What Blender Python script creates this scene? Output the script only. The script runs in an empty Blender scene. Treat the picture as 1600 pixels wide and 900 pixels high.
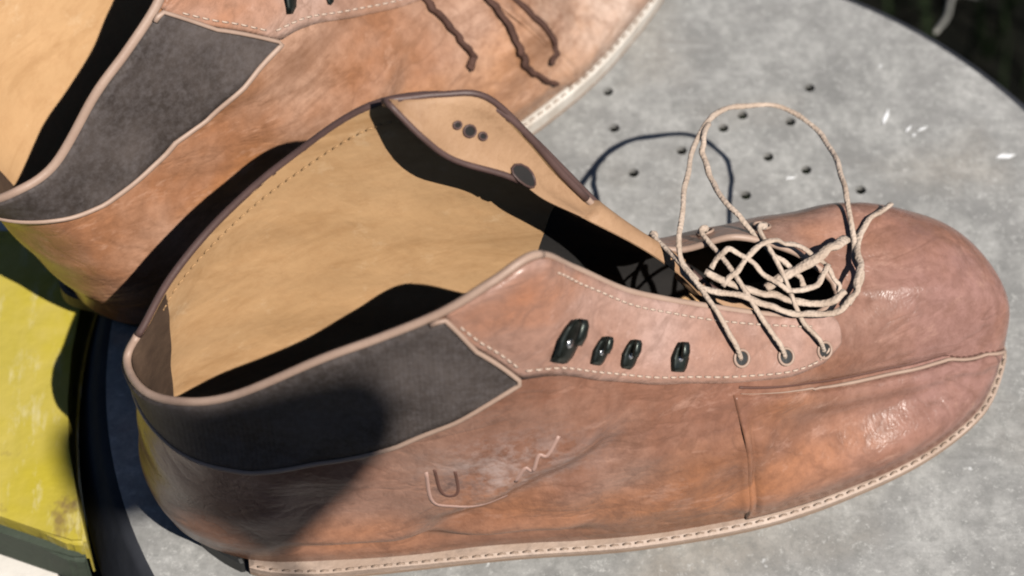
import bpy, bmesh, math, random
import numpy as np
from mathutils import Vector, Matrix

# ------------------------------------------------------------------ camera, sky, sun, exposure
SC = bpy.context.scene
COL = SC.collection
CM = 0.01
EL = math.radians(55)
C0 = Vector((0, 0, 3)) * CM
fw = Vector((0, math.cos(EL), -math.sin(EL)))
cam_d = bpy.data.cameras.new('camera')
cam = bpy.data.objects.new('camera', cam_d)
COL.objects.link(cam)
cam.location = C0 - fw * 0.85
cam.rotation_euler = (math.pi / 2 - EL, 0, 0)
cam_d.sensor_width = 36
cam_d.lens = 87
cam_d.clip_start = 0.02
cam_d.clip_end = 100
cam_d.dof.use_dof = True
cam_d.dof.focus_distance = 0.80
cam_d.dof.aperture_fstop = 9
SC.camera = cam

SUN_EL, SUN_AZ = math.radians(53.5), math.radians(-50.5)      # azimuth from +X, towards the viewer
world = bpy.data.worlds.new('World')
SC.world = world
world.use_nodes = True
wn = world.node_tree.nodes
sky = wn.new('ShaderNodeTexSky')
sky.sky_type = 'NISHITA'
sky.sun_disc = False
sky.sun_elevation = SUN_EL
sky.air_density = 0.7
sky.dust_density = 0.1
sky.sun_rotation = math.pi / 2 - SUN_AZ
world.node_tree.links.new(sky.outputs[0], wn['Background'].inputs[0])
wn['Background'].inputs[1].default_value = 0.05
sun_d = bpy.data.lights.new('sun', 'SUN')
sun_d.energy = 5.0
sun_d.angle = math.radians(0.45)
sun_d.color = (1.0, 0.95, 0.88)
sun = bpy.data.objects.new('sun', sun_d)
COL.objects.link(sun)
sdir = Vector((math.cos(SUN_EL) * math.cos(SUN_AZ), math.cos(SUN_EL) * math.sin(SUN_AZ), math.sin(SUN_EL)))
sun.rotation_euler = sdir.to_track_quat('Z', 'Y').to_euler()
sun.location = sdir * 2
SC.view_settings.view_transform = 'Standard'
SC.view_settings.look = 'None'
SC.view_settings.exposure = 0.1
SC.view_settings.gamma = 1.0
SC.render.engine = 'CYCLES'
SC.cycles.max_bounces = 6
SC.cycles.diffuse_bounces = 0
SC.cycles.filter_width = 2.0

# ------------------------------------------------------------------ materials
class NT:
    def __init__(s, name):
        s.m = bpy.data.materials.new(name)
        s.m.use_nodes = True
        s.t = s.m.node_tree
        s.b = s.t.nodes['Principled BSDF']
        s.tc = s.t.nodes.new('ShaderNodeTexCoord').outputs['Object']
    def n(s, typ, **kw):
        nd = s.t.nodes.new(typ)
        for k, v in kw.items():
            setattr(nd, k, v)
        return nd
    def l(s, a, b):
        s.t.links.new(a, b)
    def noise(s, scale, detail=4, rough=0.55, vec=None, stretch=None, dist=0.0):
        nd = s.n('ShaderNodeTexNoise')
        nd.inputs['Scale'].default_value = scale
        nd.inputs['Detail'].default_value = detail
        nd.inputs['Roughness'].default_value = rough
        nd.inputs['Distortion'].default_value = dist
        v = vec or s.tc
        if stretch:
            mp = s.n('ShaderNodeMapping')
            mp.inputs['Scale'].default_value = stretch
            s.l(v, mp.inputs[0])
            v = mp.outputs[0]
        s.l(v, nd.inputs['Vector'])
        return nd.outputs['Fac']
    def ramp(s, fac, stops):
        r = s.n('ShaderNodeValToRGB')
        e = r.color_ramp.elements
        while len(e) < len(stops):
            e.new(0.5)
        for k, (p, c) in enumerate(stops):
            e[k].position = p
            e[k].color = (c, c, c, 1) if isinstance(c, (int, float)) else (*c, 1)
        s.l(fac, r.inputs[0])
        return r.outputs[0]
    def mix(s, fac, a, b, mode='MIX'):
        m = s.n('ShaderNodeMix', data_type='RGBA', blend_type=mode)
        if isinstance(fac, (int, float)):
            m.inputs[0].default_value = fac
        else:
            s.l(fac, m.inputs[0])
        for k, c in ((6, a), (7, b)):
            if isinstance(c, tuple):
                m.inputs[k].default_value = (*c, 1)
            else:
                s.l(c, m.inputs[k])
        return m.outputs[2]
    def bump(s, h, strength, dist=0.001, prev=None):
        b = s.n('ShaderNodeBump')
        b.inputs['Strength'].default_value = strength
        b.inputs['Distance'].default_value = dist
        s.l(h, b.inputs['Height'])
        if prev:
            s.l(prev, b.inputs['Normal'])
        return b.outputs[0]
    def done(s, col=None, rough=None, nrm=None, **kw):
        if col is not None:
            if isinstance(col, tuple):
                s.b.inputs['Base Color'].default_value = (*col, 1)
            else:
                s.l(col, s.b.inputs['Base Color'])
        if rough is not None:
            if isinstance(rough, (int, float)):
                s.b.inputs['Roughness'].default_value = rough
            else:
                s.l(rough, s.b.inputs['Roughness'])
        if nrm is not None:
            s.l(nrm, s.b.inputs['Normal'])
        for k, v in kw.items():
            s.b.inputs[k].default_value = v
        return s.m


def leather(name, c_pink, c_brown, c_orange, lo=0.24, hi=0.40, orange_amt=(0.5, 0.68), toe=None, streak=0.5, mark=False):
    t = NT(name)
    big = t.noise(20, 4, 0.6)
    c = t.mix(t.ramp(big, [(0.38, 0), (0.6, 1)]), c_brown, c_pink)
    org = t.noise(13, 3, 0.55, stretch=(0.6, 1.3, 1.4))
    c = t.mix(t.ramp(org, [(orange_amt[0], 0), (orange_amt[1], 1)]), c, c_orange)
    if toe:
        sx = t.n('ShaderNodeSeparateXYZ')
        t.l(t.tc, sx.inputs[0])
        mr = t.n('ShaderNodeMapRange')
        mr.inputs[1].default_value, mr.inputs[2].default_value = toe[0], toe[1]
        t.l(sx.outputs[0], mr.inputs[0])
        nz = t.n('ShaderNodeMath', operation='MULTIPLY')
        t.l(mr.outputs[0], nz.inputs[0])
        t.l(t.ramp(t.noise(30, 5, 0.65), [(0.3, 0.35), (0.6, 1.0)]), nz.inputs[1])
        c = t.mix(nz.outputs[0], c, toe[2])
    st = t.noise(30, 5, 0.65, stretch=(0.3, 1, 1.3), dist=0.5)
    c = t.mix(t.ramp(st, [(0.5, 0), (0.72, streak)]), c, tuple(v * 0.42 for v in c_brown))
    fine = t.noise(260, 6, 0.7)
    c = t.mix(t.ramp(fine, [(0.4, 0.0), (0.75, 0.55)]), c, tuple(v * 0.5 for v in c_brown))
    scuff = t.noise(110, 6, 0.75, stretch=(0.4, 1, 1.5))
    c = t.mix(t.ramp(scuff, [(0.57, 0), (0.74, 0.5)]), c, tuple(min(1, v * 1.35 + 0.05) for v in c_pink))
    if mark:
        for ctr, rad, colr, amt in ((( .118, -.047, .058), .024, (0.50, 0.37, 0.33), .75), ((.096, -.047, .052), .010, (0.10, 0.055, 0.045), .8), ((.150, -.045, .060), .022, (0.17, 0.085, 0.06), .6)):
            vm = t.n('ShaderNodeVectorMath', operation='DISTANCE')
            wv = t.n('ShaderNodeMapping')
            wv.inputs['Scale'].default_value = (0.62, 1.0, 1.25)
            t.l(t.tc, wv.inputs[0])
            t.l(wv.outputs[0], vm.inputs[0])
            vm.inputs[1].default_value = (ctr[0] * .62, ctr[1], ctr[2] * 1.25)
            mr = t.n('ShaderNodeMapRange')
            mr.inputs[1].default_value, mr.inputs[2].default_value = rad, rad * .35
            t.l(vm.outputs['Value'], mr.inputs[0])
            mm = t.n('ShaderNodeMath', operation='MULTIPLY')
            t.l(mr.outputs[0], mm.inputs[0])
            t.l(t.ramp(t.noise(140, 5, 0.75, stretch=(1, 1, 1.4)), [(0.42, 0), (0.62, amt)]), mm.inputs[1])
            c = t.mix(mm.outputs[0], c, colr)
    vein = t.noise(34, 4, 0.55, stretch=(0.7, 1, 1.4), dist=0.6)
    vr = t.ramp(vein, [(0.44, 1), (0.5, 0), (0.56, 1)])
    vein2 = t.noise(95, 4, 0.6, dist=0.8)
    vr2 = t.ramp(vein2, [(0.44, 1), (0.5, 0), (0.56, 1)])
    c = t.mix(t.ramp(vr, [(0, 0.28), (0.5, 0)]), c, tuple(v * 0.45 for v in c_brown))
    rg = t.ramp(t.noise(55, 5, 0.65), [(0.3, lo), (0.7, hi)])
    vor = t.n('ShaderNodeTexVoronoi')
    vor.inputs['Scale'].default_value = 800
    t.l(t.tc, vor.inputs['Vector'])
    nb = t.bump(vor.outputs['Distance'], 0.09, 0.0006)
    nb = t.bump(t.noise(150, 6, 0.65), 0.09, 0.001, nb)
    nb = t.bump(vr2, 0.12, 0.0006, nb)
    nb = t.bump(vr, 0.16, 0.001, nb)
    nb = t.bump(t.noise(26, 3, 0.5, stretch=(0.6, 1, 1.5)), 0.2, 0.004, nb)
    return t.done(c, rg, nb, **{'Specular IOR Level': 0.3, 'Coat Weight': 0.17, 'Coat Roughness': 0.2})


M = {}
M['leather_front'] = leather('leather_front', (0.39, 0.22, 0.16), (0.27, 0.125, 0.08), (0.42, 0.18, 0.09), orange_amt=(0.52, 0.68), toe=(.225, .265, (0.34, 0.185, 0.155)), mark=True)
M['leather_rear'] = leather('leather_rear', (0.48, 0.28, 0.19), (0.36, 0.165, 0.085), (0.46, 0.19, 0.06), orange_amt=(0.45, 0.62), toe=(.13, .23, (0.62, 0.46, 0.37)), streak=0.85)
M['facing'] = leather('facing', (0.50, 0.325, 0.27), (0.41, 0.23, 0.17), (0.48, 0.19, 0.09), orange_amt=(0.54, 0.68), streak=0.35)
M['facing_rear'] = leather('facing_rear', (0.52, 0.34, 0.27), (0.42, 0.22, 0.14), (0.48, 0.19, 0.08), orange_amt=(0.5, 0.66))

t = NT('tan_lining')
c = t.mix(t.ramp(t.noise(20, 4), [(0.35, 0), (0.7, 1)]), (0.62, 0.37, 0.18), (0.70, 0.43, 0.22))
c = t.mix(t.ramp(t.noise(160, 5, 0.7), [(0.45, 0), (0.75, 0.5)]), c, (0.50, 0.27, 0.12))
c = t.mix(t.ramp(t.noise(38, 5, 0.7, stretch=(0.5, 1, 1.4), dist=0.8), [(0.5, 0), (0.7, 0.6)]), c, (0.42, 0.22, 0.09))
c = t.mix(t.ramp(t.noise(90, 6, 0.75), [(0.58, 0), (0.72, 0.5)]), c, (0.78, 0.54, 0.32))
nb = t.bump(t.noise(320, 4), 0.18, 0.0008)
M['lining'] = t.done(c, 0.7, t.bump(t.noise(28, 3, 0.5, dist=0.5), 0.28, 0.004, nb))

t = NT('heel_lining')
c = t.mix(t.ramp(t.noise(45, 5, 0.65), [(0.35, 0), (0.7, 1)]), (0.05, 0.028, 0.018), (0.13, 0.08, 0.05))
M['heel_lining'] = t.done(c, 0.75, t.bump(t.noise(260, 4), 0.4, 0.001))
t = NT('tongue_leather')
c = t.mix(t.ramp(t.noise(30, 5, 0.6), [(0.35, 0), (0.7, 1)]), (0.32, 0.18, 0.095), (0.48, 0.29, 0.165))
c = t.mix(t.ramp(t.noise(120, 5, 0.7), [(0.5, 0), (0.75, 0.6)]), c, (0.22, 0.11, 0.05))
M['tongue'] = t.done(c, 0.65, t.bump(t.noise(60, 5, 0.6), 0.5, 0.003))
t = NT('shadow_lining')  # near-black, carries the boot's inner shadow in its colour
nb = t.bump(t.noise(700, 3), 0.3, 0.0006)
M['shadow_lining'] = t.done(t.mix(t.noise(60), (0.012, 0.011, 0.011), (0.03, 0.026, 0.024)), 0.95, nb)

t = NT('elastic')
w = t.n('ShaderNodeTexWave', wave_type='BANDS', bands_direction='X')
w.inputs['Scale'].default_value = 210
w.inputs['Distortion'].default_value = 1.2
w.inputs['Detail'].default_value = 2
t.l(t.tc, w.inputs['Vector'])
c = t.mix(t.ramp(t.noise(35, 5, 0.65), [(0.35, 0), (0.7, 1)]), (0.042, 0.033, 0.029), (0.115, 0.094, 0.086))
c = t.mix(t.ramp(t.noise(420, 3, 0.7), [(0.4, 0), (0.8, 0.5)]), c, (0.17, 0.15, 0.15))
nb = t.bump(w.outputs['Fac'], 0.10, 0.0005)
M['elastic'] = t.done(c, 0.62, t.bump(t.noise(500, 3), 0.3, 0.0006, nb), **{'Specular IOR Level': 0.15})

t = NT('binding')
M['binding'] = t.done(t.mix(t.noise(80), (0.33, 0.21, 0.155), (0.50, 0.36, 0.28)), 0.5, t.bump(t.noise(300), 0.3, 0.0006))
t = NT('dark_binding')
M['dark_binding'] = t.done(t.mix(t.noise(80), (0.06, 0.035, 0.03), (0.14, 0.08, 0.07)), 0.5, t.bump(t.noise(300), 0.3, 0.0006))
t = NT('welt')
c = t.mix(t.ramp(t.noise(70, 4), [(0.3, 0), (0.7, 1)]), (0.36, 0.25, 0.185), (0.54, 0.41, 0.33))
c = t.mix(t.ramp(t.noise(140, 5, 0.7), [(0.5, 0), (0.75, 0.7)]), c, (0.17, 0.12, 0.095))
M['welt'] = t.done(c, 0.55, t.bump(t.noise(260, 4), 0.5, 0.001))
t = NT('outsole')
M['outsole'] = t.done(t.mix(t.noise(90), (0.30, 0.20, 0.14), (0.42, 0.30, 0.22)), 0.6, t.bump(t.noise(200), 0.3, 0.001))
t = NT('black_rubber')
M['black'] = t.done(t.mix(t.noise(120), (0.012, 0.012, 0.012), (0.03, 0.03, 0.028)), 0.55, t.bump(t.noise(300), 0.3, 0.001))
t = NT('hook_metal')
M['hook'] = t.done(t.mix(t.noise(150), (0.03, 0.035, 0.03), (0.09, 0.10, 0.09)), t.ramp(t.noise(300, 4), [(0.3, 0.25), (0.7, 0.5)]), None, **{'Metallic': 0.9})
t = NT('eyelet_metal')
M['eyelet'] = t.done(t.mix(t.noise(150), (0.42, 0.43, 0.46), (0.6, 0.6, 0.62)), 0.3, None, **{'Metallic': 0.85})
t = NT('lace')
w = t.n('ShaderNodeTexVoronoi')
w.inputs['Scale'].default_value = 900
t.l(t.tc, w.inputs['Vector'])
c = t.mix(t.ramp(t.noise(130, 4), [(0.3, 0), (0.7, 1)]), (0.44, 0.33, 0.25), (0.64, 0.51, 0.41))
M['lace'] = t.done(c, 0.85, t.bump(w.outputs['Distance'], 0.6, 0.0006))
t = NT('brown_lace')
c = t.mix(t.ramp(t.noise(130, 4), [(0.3, 0), (0.7, 1)]), (0.05, 0.02, 0.012), (0.10, 0.045, 0.03))
M['brown_lace'] = t.done(c, 0.8, t.bump(t.noise(900), 0.5, 0.0006))
t = NT('rubbed_leather')
M['emboss'] = t.done((0.44, 0.275, 0.225), 0.5)
t = NT('stamped_leather')
M['mark'] = t.done((0.12, 0.055, 0.04), 0.6)
t = NT('lining_thread')
M['lining_thread'] = t.done((0.50, 0.29, 0.135), 0.8)
t = NT('dark_thread')
M['dark_thread'] = t.done((0.36, 0.255, 0.19), 0.8)
t = NT('pale_rand')
M['pale_rand'] = t.done(t.mix(t.ramp(t.noise(90, 5, 0.7), [(0.35, 0), (0.7, 1)]), (0.52, 0.45, 0.38), (0.74, 0.69, 0.62)), 0.6, t.bump(t.noise(200, 4), 0.4, 0.001))
t = NT('thread')
M['thread'] = t.done((0.62, 0.47, 0.37), 0.8)

t = NT('zinc')
c = t.mix(t.ramp(t.noise(14, 5, 0.6), [(0.3, 0), (0.7, 1)]), (0.25, 0.245, 0.235), (0.37, 0.36, 0.345))
c = t.mix(t.ramp(t.noise(55, 6, 0.7), [(0.42, 0), (0.68, 0.6)]), c, (0.58, 0.57, 0.54))
c = t.mix(t.ramp(t.noise(130, 5, 0.7), [(0.52, 0), (0.72, 0.7)]), c, (0.27, 0.265, 0.25))
c = t.mix(t.ramp(t.noise(9, 3, 0.5, dist=0.4), [(0.52, 0), (0.68, 0.35)]), c, (0.42, 0.35, 0.27))
c = t.mix(t.ramp(t.noise(330, 4, 0.75), [(0.42, 0), (0.7, 0.55)]), c, (0.20, 0.20, 0.19))
c = t.mix(t.ramp(t.noise(420, 3, 0.75), [(0.56, 0), (0.72, 0.6)]), c, (0.62, 0.61, 0.58))
c = t.mix(t.ramp(t.noise(70, 5, 0.7, stretch=(0.25, 1.6, 1)), [(0.56, 0), (0.68, 0.3)]), c, (0.56, 0.55, 0.53))
c = t.mix(t.ramp(t.noise(75, 3, 0.6), [(0.70, 0), (0.735, 0.85)]), c, (0.72, 0.72, 0.71))
nb = t.bump(t.noise(220, 5, 0.7), 0.22, 0.0008)
nb = t.bump(t.noise(40, 3), 0.2, 0.002, nb)
M['zinc'] = t.done(c, t.ramp(t.noise(60, 4), [(0.3, 0.42), (0.7, 0.62)]), nb, **{'Metallic': 0.1, 'Specular IOR Level': 0.3})
t = NT('zinc_rim')  # near-black colour paints in the shade on the turned-down rim
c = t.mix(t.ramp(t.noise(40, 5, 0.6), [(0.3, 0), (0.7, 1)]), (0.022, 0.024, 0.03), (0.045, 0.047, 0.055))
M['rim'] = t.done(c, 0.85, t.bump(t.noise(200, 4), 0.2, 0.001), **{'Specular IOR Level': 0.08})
t = NT('scratch_glint')
M['scratch_glint'] = t.done((0.9, 0.9, 0.9), 0.35)

t = NT('yellow_paint')
c = t.mix(t.ramp(t.noise(22, 4, 0.6, stretch=(2.2, 0.5, 1)), [(0.3, 0), (0.7, 1)]), (0.42, 0.34, 0.04), (0.54, 0.43, 0.10))
c = t.mix(t.ramp(t.noise(30, 3, 0.6), [(0.45, 0), (0.62, 0.8)]), c, (0.46, 0.37, 0.02))
c = t.mix(t.ramp(t.noise(85, 5, 0.7, stretch=(2, 0.6, 1)), [(0.55, 0), (0.7, 0.8)]), c, (0.58, 0.50, 0.24))
c = t.mix(t.ramp(t.noise(48, 4, 0.6, stretch=(1.3, 0.9, 1)), [(0.60, 0), (0.68, 0.8)]), c, (0.20, 0.13, 0.05))
M['yellow'] = t.done(c, 0.6, t.bump(t.noise(120, 5), 0.35, 0.002))
t = NT('green_shade')
M['green'] = t.done(t.mix(t.noise(80), (0.03, 0.045, 0.03), (0.07, 0.085, 0.06)), 0.7, t.bump(t.noise(150), 0.4, 0.002))
t = NT('pale_stone')
c = t.mix(t.ramp(t.noise(30, 5), [(0.3, 0), (0.7, 1)]), (0.60, 0.56, 0.50), (0.78, 0.74, 0.68))
M['pale'] = t.done(c, 0.85, t.bump(t.noise(140, 5), 0.3, 0.002))
t = NT('shaded_soil')  # deep shade over the ground is put into this near-black colour
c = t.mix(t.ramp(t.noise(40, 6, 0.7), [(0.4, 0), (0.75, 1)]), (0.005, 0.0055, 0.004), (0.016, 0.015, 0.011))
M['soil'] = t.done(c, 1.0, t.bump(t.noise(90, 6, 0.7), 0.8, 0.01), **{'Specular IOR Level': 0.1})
t = NT('grass')  # blade green blackened the same way, shade in the colour
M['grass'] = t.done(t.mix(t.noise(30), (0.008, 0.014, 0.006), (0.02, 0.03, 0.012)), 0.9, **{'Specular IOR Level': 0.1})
t = NT('dry_stalk')
M['stalk'] = t.done(t.mix(t.noise(60), (0.22, 0.21, 0.18), (0.34, 0.33, 0.29)), 0.8)

# ------------------------------------------------------------------ helpers
def tag(o, label=None, cat=None, group=None, kind=None):
    for k, v in (('label', label), ('category', cat), ('group', group), ('kind', kind)):
        if v:
            o[k] = v
    return o

def mesh_obj(name, verts, faces, mat, parent=None, smooth=True):
    me = bpy.data.meshes.new(name)
    me.from_pydata([tuple(v) for v in verts], [], faces)
    me.materials.append(mat)
    if smooth:
        me.polygons.foreach_set('use_smooth', [True] * len(me.polygons))
    me.update()
    o = bpy.data.objects.new(name, me)
    COL.objects.link(o)
    if parent:
        o.parent = parent
    return o

def bm_obj(name, bm, mat, parent=None, smooth=True):
    bmesh.ops.recalc_face_normals(bm, faces=bm.faces)
    me = bpy.data.meshes.new(name)
    bm.to_mesh(me)
    bm.free()
    me.materials.append(mat)
    if smooth:
        me.polygons.foreach_set('use_smooth', [True] * len(me.polygons))
    o = bpy.data.objects.new(name, me)
    COL.objects.link(o)
    if parent:
        o.parent = parent
    return o

def crom(P, n, closed=False):
    """Catmull-Rom resampling of control points."""
    P = np.asarray(P, float)
    N = len(P)
    segs = N if closed else N - 1
    out = []
    for i in range(segs):
        if closed:
            p0, p1, p2, p3 = P[(i - 1) % N], P[i], P[(i + 1) % N], P[(i + 2) % N]
        else:
            p1, p2 = P[i], P[i + 1]
            p0 = P[i - 1] if i > 0 else 2 * p1 - p2
            p3 = P[i + 2] if i + 2 < N else 2 * p2 - p1
        for k in range(n):
            s = k / n
            out.append(0.5 * (2 * p1 + (p2 - p0) * s + (2 * p0 - 5 * p1 + 4 * p2 - p3) * s * s + (3 * p1 - p0 - 3 * p2 + p3) * s ** 3))
    if not closed:
        out.append(P[-1])
    return np.array(out)

def tube_geo(path, r, seg=8, closed=False, flat=1.0, taper=False):
    """(verts, faces) of a round tube along a list of points (metres)."""
    P = np.asarray(path, float)
    n = len(P)
    T = np.roll(P, -1, 0) - np.roll(P, 1, 0) if closed else np.gradient(P, axis=0)
    T /= np.linalg.norm(T, axis=1)[:, None] + 1e-12
    nrm = np.cross(T[0], [0.13, 0.21, 0.97])
    nrm /= np.linalg.norm(nrm)
    vs, fs = [], []
    for i in range(n):
        nrm = nrm - T[i] * (nrm @ T[i])
        nrm /= np.linalg.norm(nrm) + 1e-12
        b = np.cross(T[i], nrm)
        rr = r[i] if hasattr(r, '__len__') else r
        for k in range(seg):
            a = 2 * math.pi * k / seg
            vs.append(P[i] + rr * (math.cos(a) * nrm + flat * math.sin(a) * b))
    for i in range(n if closed else n - 1):
        j = (i + 1) % n
        for k in range(seg):
            k2 = (k + 1) % seg
            fs.append((i * seg + k, i * seg + k2, j * seg + k2, j * seg + k))
    if not closed:
        fs.append(tuple(range(seg - 1, -1, -1)))
        fs.append(tuple((n - 1) * seg + k for k in range(seg)))
    return vs, fs

def tube(name, path, r, mat, parent=None, **kw):
    v, f = tube_geo(path, r, **kw)
    return mesh_obj(name, v, f, mat, parent)

def join_geo(parts):
    V, F = [], []
    for v, f in parts:
        o = len(V)
        V += list(v)
        F += [tuple(i + o for i in q) for q in f]
    return V, F

# ------------------------------------------------------------------ the boot's surface
# one row per station round the foot (heel > near side > toe > far side): five points from welt to topline, in cm
#BEGIN_SURF
ST = np.array([
 [(.3,-.6,1.0),(-.05,-.6,2.5),(.1,-.5,4.5),(.3,-.3,6.3),(.1,0,7.6)],
 [(.8,-2.2,1.0),(.45,-2.35,2.5),(.6,-2.2,4.5),(.8,-1.9,6.6),(.55,-1.7,8.3)],
 [(2.0,-3.3,1.0),(1.7,-3.6,2.5),(1.8,-3.4,4.8),(1.9,-3.0,7.0),(1.7,-2.8,9.0)],
 [(3.6,-4.0,1.0),(3.5,-4.3,2.5),(3.5,-4.0,5.0),(3.5,-3.4,7.4),(3.4,-3.2,9.5)],
 [(6.2,-4.35,1.0),(6.2,-4.5,2.8),(6.2,-4.2,5.4),(6.2,-3.7,8.4),(6.15,-3.5,11.3)],
 [(8.5,-4.5,.95),(8.3,-4.7,2.8),(8.2,-4.4,5.8),(8.1,-3.9,9.2),(8.0,-3.6,12.2)],
 [(10.5,-4.5,.9),(10.3,-4.8,2.8),(10.1,-4.6,6.2),(9.9,-4.1,9.8),(9.85,-3.6,13.1)],
 [(12.3,-4.6,.85),(12.2,-4.9,2.8),(11.9,-4.6,6.2),(11.6,-4.0,10.0),(11.4,-3.3,13.9)],
 [(13.8,-4.75,.8),(13.8,-5.0,2.6),(13.5,-4.6,6.0),(13.1,-3.7,10.0),(12.85,-2.6,14.0)],
 [(15.2,-4.85,.8),(15.2,-5.05,2.4),(15.0,-4.5,5.4),(14.6,-3.3,8.8),(14.2,-1.7,11.8)],
 [(16.8,-4.9,.8),(16.8,-5.05,2.3),(16.6,-4.4,5.0),(16.2,-3.0,7.6),(15.8,-1.4,9.9)],
 [(18.4,-4.85,.8),(18.4,-5.0,2.2),(18.2,-4.2,4.6),(17.8,-2.8,6.8),(17.35,-1.2,8.7)],
 [(20.0,-4.75,.8),(20.0,-4.9,2.1),(19.8,-4.1,4.3),(19.4,-2.7,6.2),(18.9,-1.1,7.8)],
 [(21.7,-4.5,.8),(21.7,-4.55,2.0),(21.5,-3.25,3.45),(21.1,-2.45,5.65),(20.6,-1.0,6.9)],
 [(23.4,-4.1,.8),(23.35,-4.05,1.8),(23.1,-2.6,3.0),(22.7,-1.9,5.05),(22.1,-.9,6.3)],
 [(25.2,-3.6,.8),(25.15,-3.5,1.75),(24.8,-2.1,2.8),(24.2,-1.4,4.75),(22.9,-.5,6.1)],
 [(27.0,-2.8,.85),(26.95,-2.7,1.7),(26.5,-1.6,2.7),(25.4,-.9,4.75),(23.2,-.2,6.05)],
 [(28.6,-1.6,.9),(28.65,-1.4,1.65),(28.1,-.8,2.7),(26.5,-.35,4.85),(23.3,0,6.0)],
 [(29.5,.4,.95),(29.8,.4,1.9),(29.4,.4,3.6),(27.2,.3,5.2),(23.3,.1,6.0)],
 [(29.1,2.3,.9),(29.4,2.5,2.2),(29.0,2.4,4.0),(26.9,1.6,5.6),(23.3,.25,6.0)],
 [(27.7,3.8,.85),(27.9,4.1,2.3),(27.6,3.8,4.3),(25.8,2.5,6.0),(23.2,.5,6.2)],
 [(25.6,4.5,.8),(25.7,4.8,2.3),(25.4,4.4,4.5),(24.3,3.2,6.4),(22.7,.9,6.6)],
 [(23.0,4.6,.8),(23.0,4.8,2.2),(22.8,4.4,4.4),(22.4,3.2,6.4),(21.8,1.3,7.2)],
 [(20.5,4.55,.8),(20.5,4.7,2.2),(20.4,4.2,4.4),(20.2,3.1,6.4),(20.0,1.6,7.9)],
 [(18.0,4.3,.8),(18.0,4.5,2.3),(18.0,4.1,4.3),(18.0,3.2,6.0),(18.2,1.8,7.3)],
 [(15.8,4.0,.8),(15.8,4.2,2.4),(16.0,4.0,4.6),(16.2,3.3,6.6),(16.6,2.1,8.0)],
 [(13.5,3.7,.8),(13.5,3.9,2.5),(13.8,3.8,5.0),(14.3,3.5,8.0),(14.8,2.7,10.4)],
 [(11.0,3.4,.9),(11.0,3.6,2.6),(11.3,3.7,5.6),(11.9,3.7,9.8),(12.3,3.4,13.9)],
 [(8.5,3.2,.95),(8.5,3.4,2.7),(8.6,3.6,5.8),(8.9,3.8,10.0),(9.05,3.8,14.2)],
 [(6.0,3.1,1.0),(6.0,3.3,2.7),(6.0,3.4,5.4),(6.0,3.6,9.0),(6.0,3.7,12.1)],
 [(3.6,2.7,1.0),(3.5,2.9,2.6),(3.5,2.9,5.0),(3.6,3.0,8.0),(3.65,2.9,10.6)],
 [(1.8,1.9,1.0),(1.5,2.1,2.5),(1.6,2.0,4.8),(1.8,2.0,7.2),(1.9,1.8,9.4)],
 [(.7,.7,1.0),(.4,.7,2.5),(.5,.7,4.6),(.7,.7,6.6),(.8,.8,8.3)],
], float)
ST[:, 0, 2] -= .28
NS = len(ST)

def cr_w(s):
    s2, s3 = s * s, s ** 3
    return 0.5 * np.stack([-s + 2 * s2 - s3, 2 - 5 * s2 + 3 * s3, s + 4 * s2 - 3 * s3, -s2 + s3], -1)

def S0(u, v):
    u = np.asarray(u, float)
    v = np.clip(np.asarray(v, float), 0, 4)
    i = np.floor(u).astype(int)
    wu = cr_w(u - i)
    j = np.minimum(np.floor(v).astype(int), 3)
    wv = cr_w(v - j)
    ext = np.concatenate([2 * ST[:, :1] - ST[:, 1:2], ST, 2 * ST[:, 4:] - ST[:, 3:4]], 1)   # 7 rows
    out = 0
    for a in range(4):
        for b in range(4):
            out = out + (wu[..., a] * wv[..., b])[..., None] * ext[(i + a - 1) % NS, j + b]
    return out

SEAM = np.array([(11.8, 2.80), (13, 2.70), (13.85, 2.56), (15.3, 2.39), (16.5, 2.2), (17.15, 1.72), (17.6, 1.0), (18, 0)])

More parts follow.
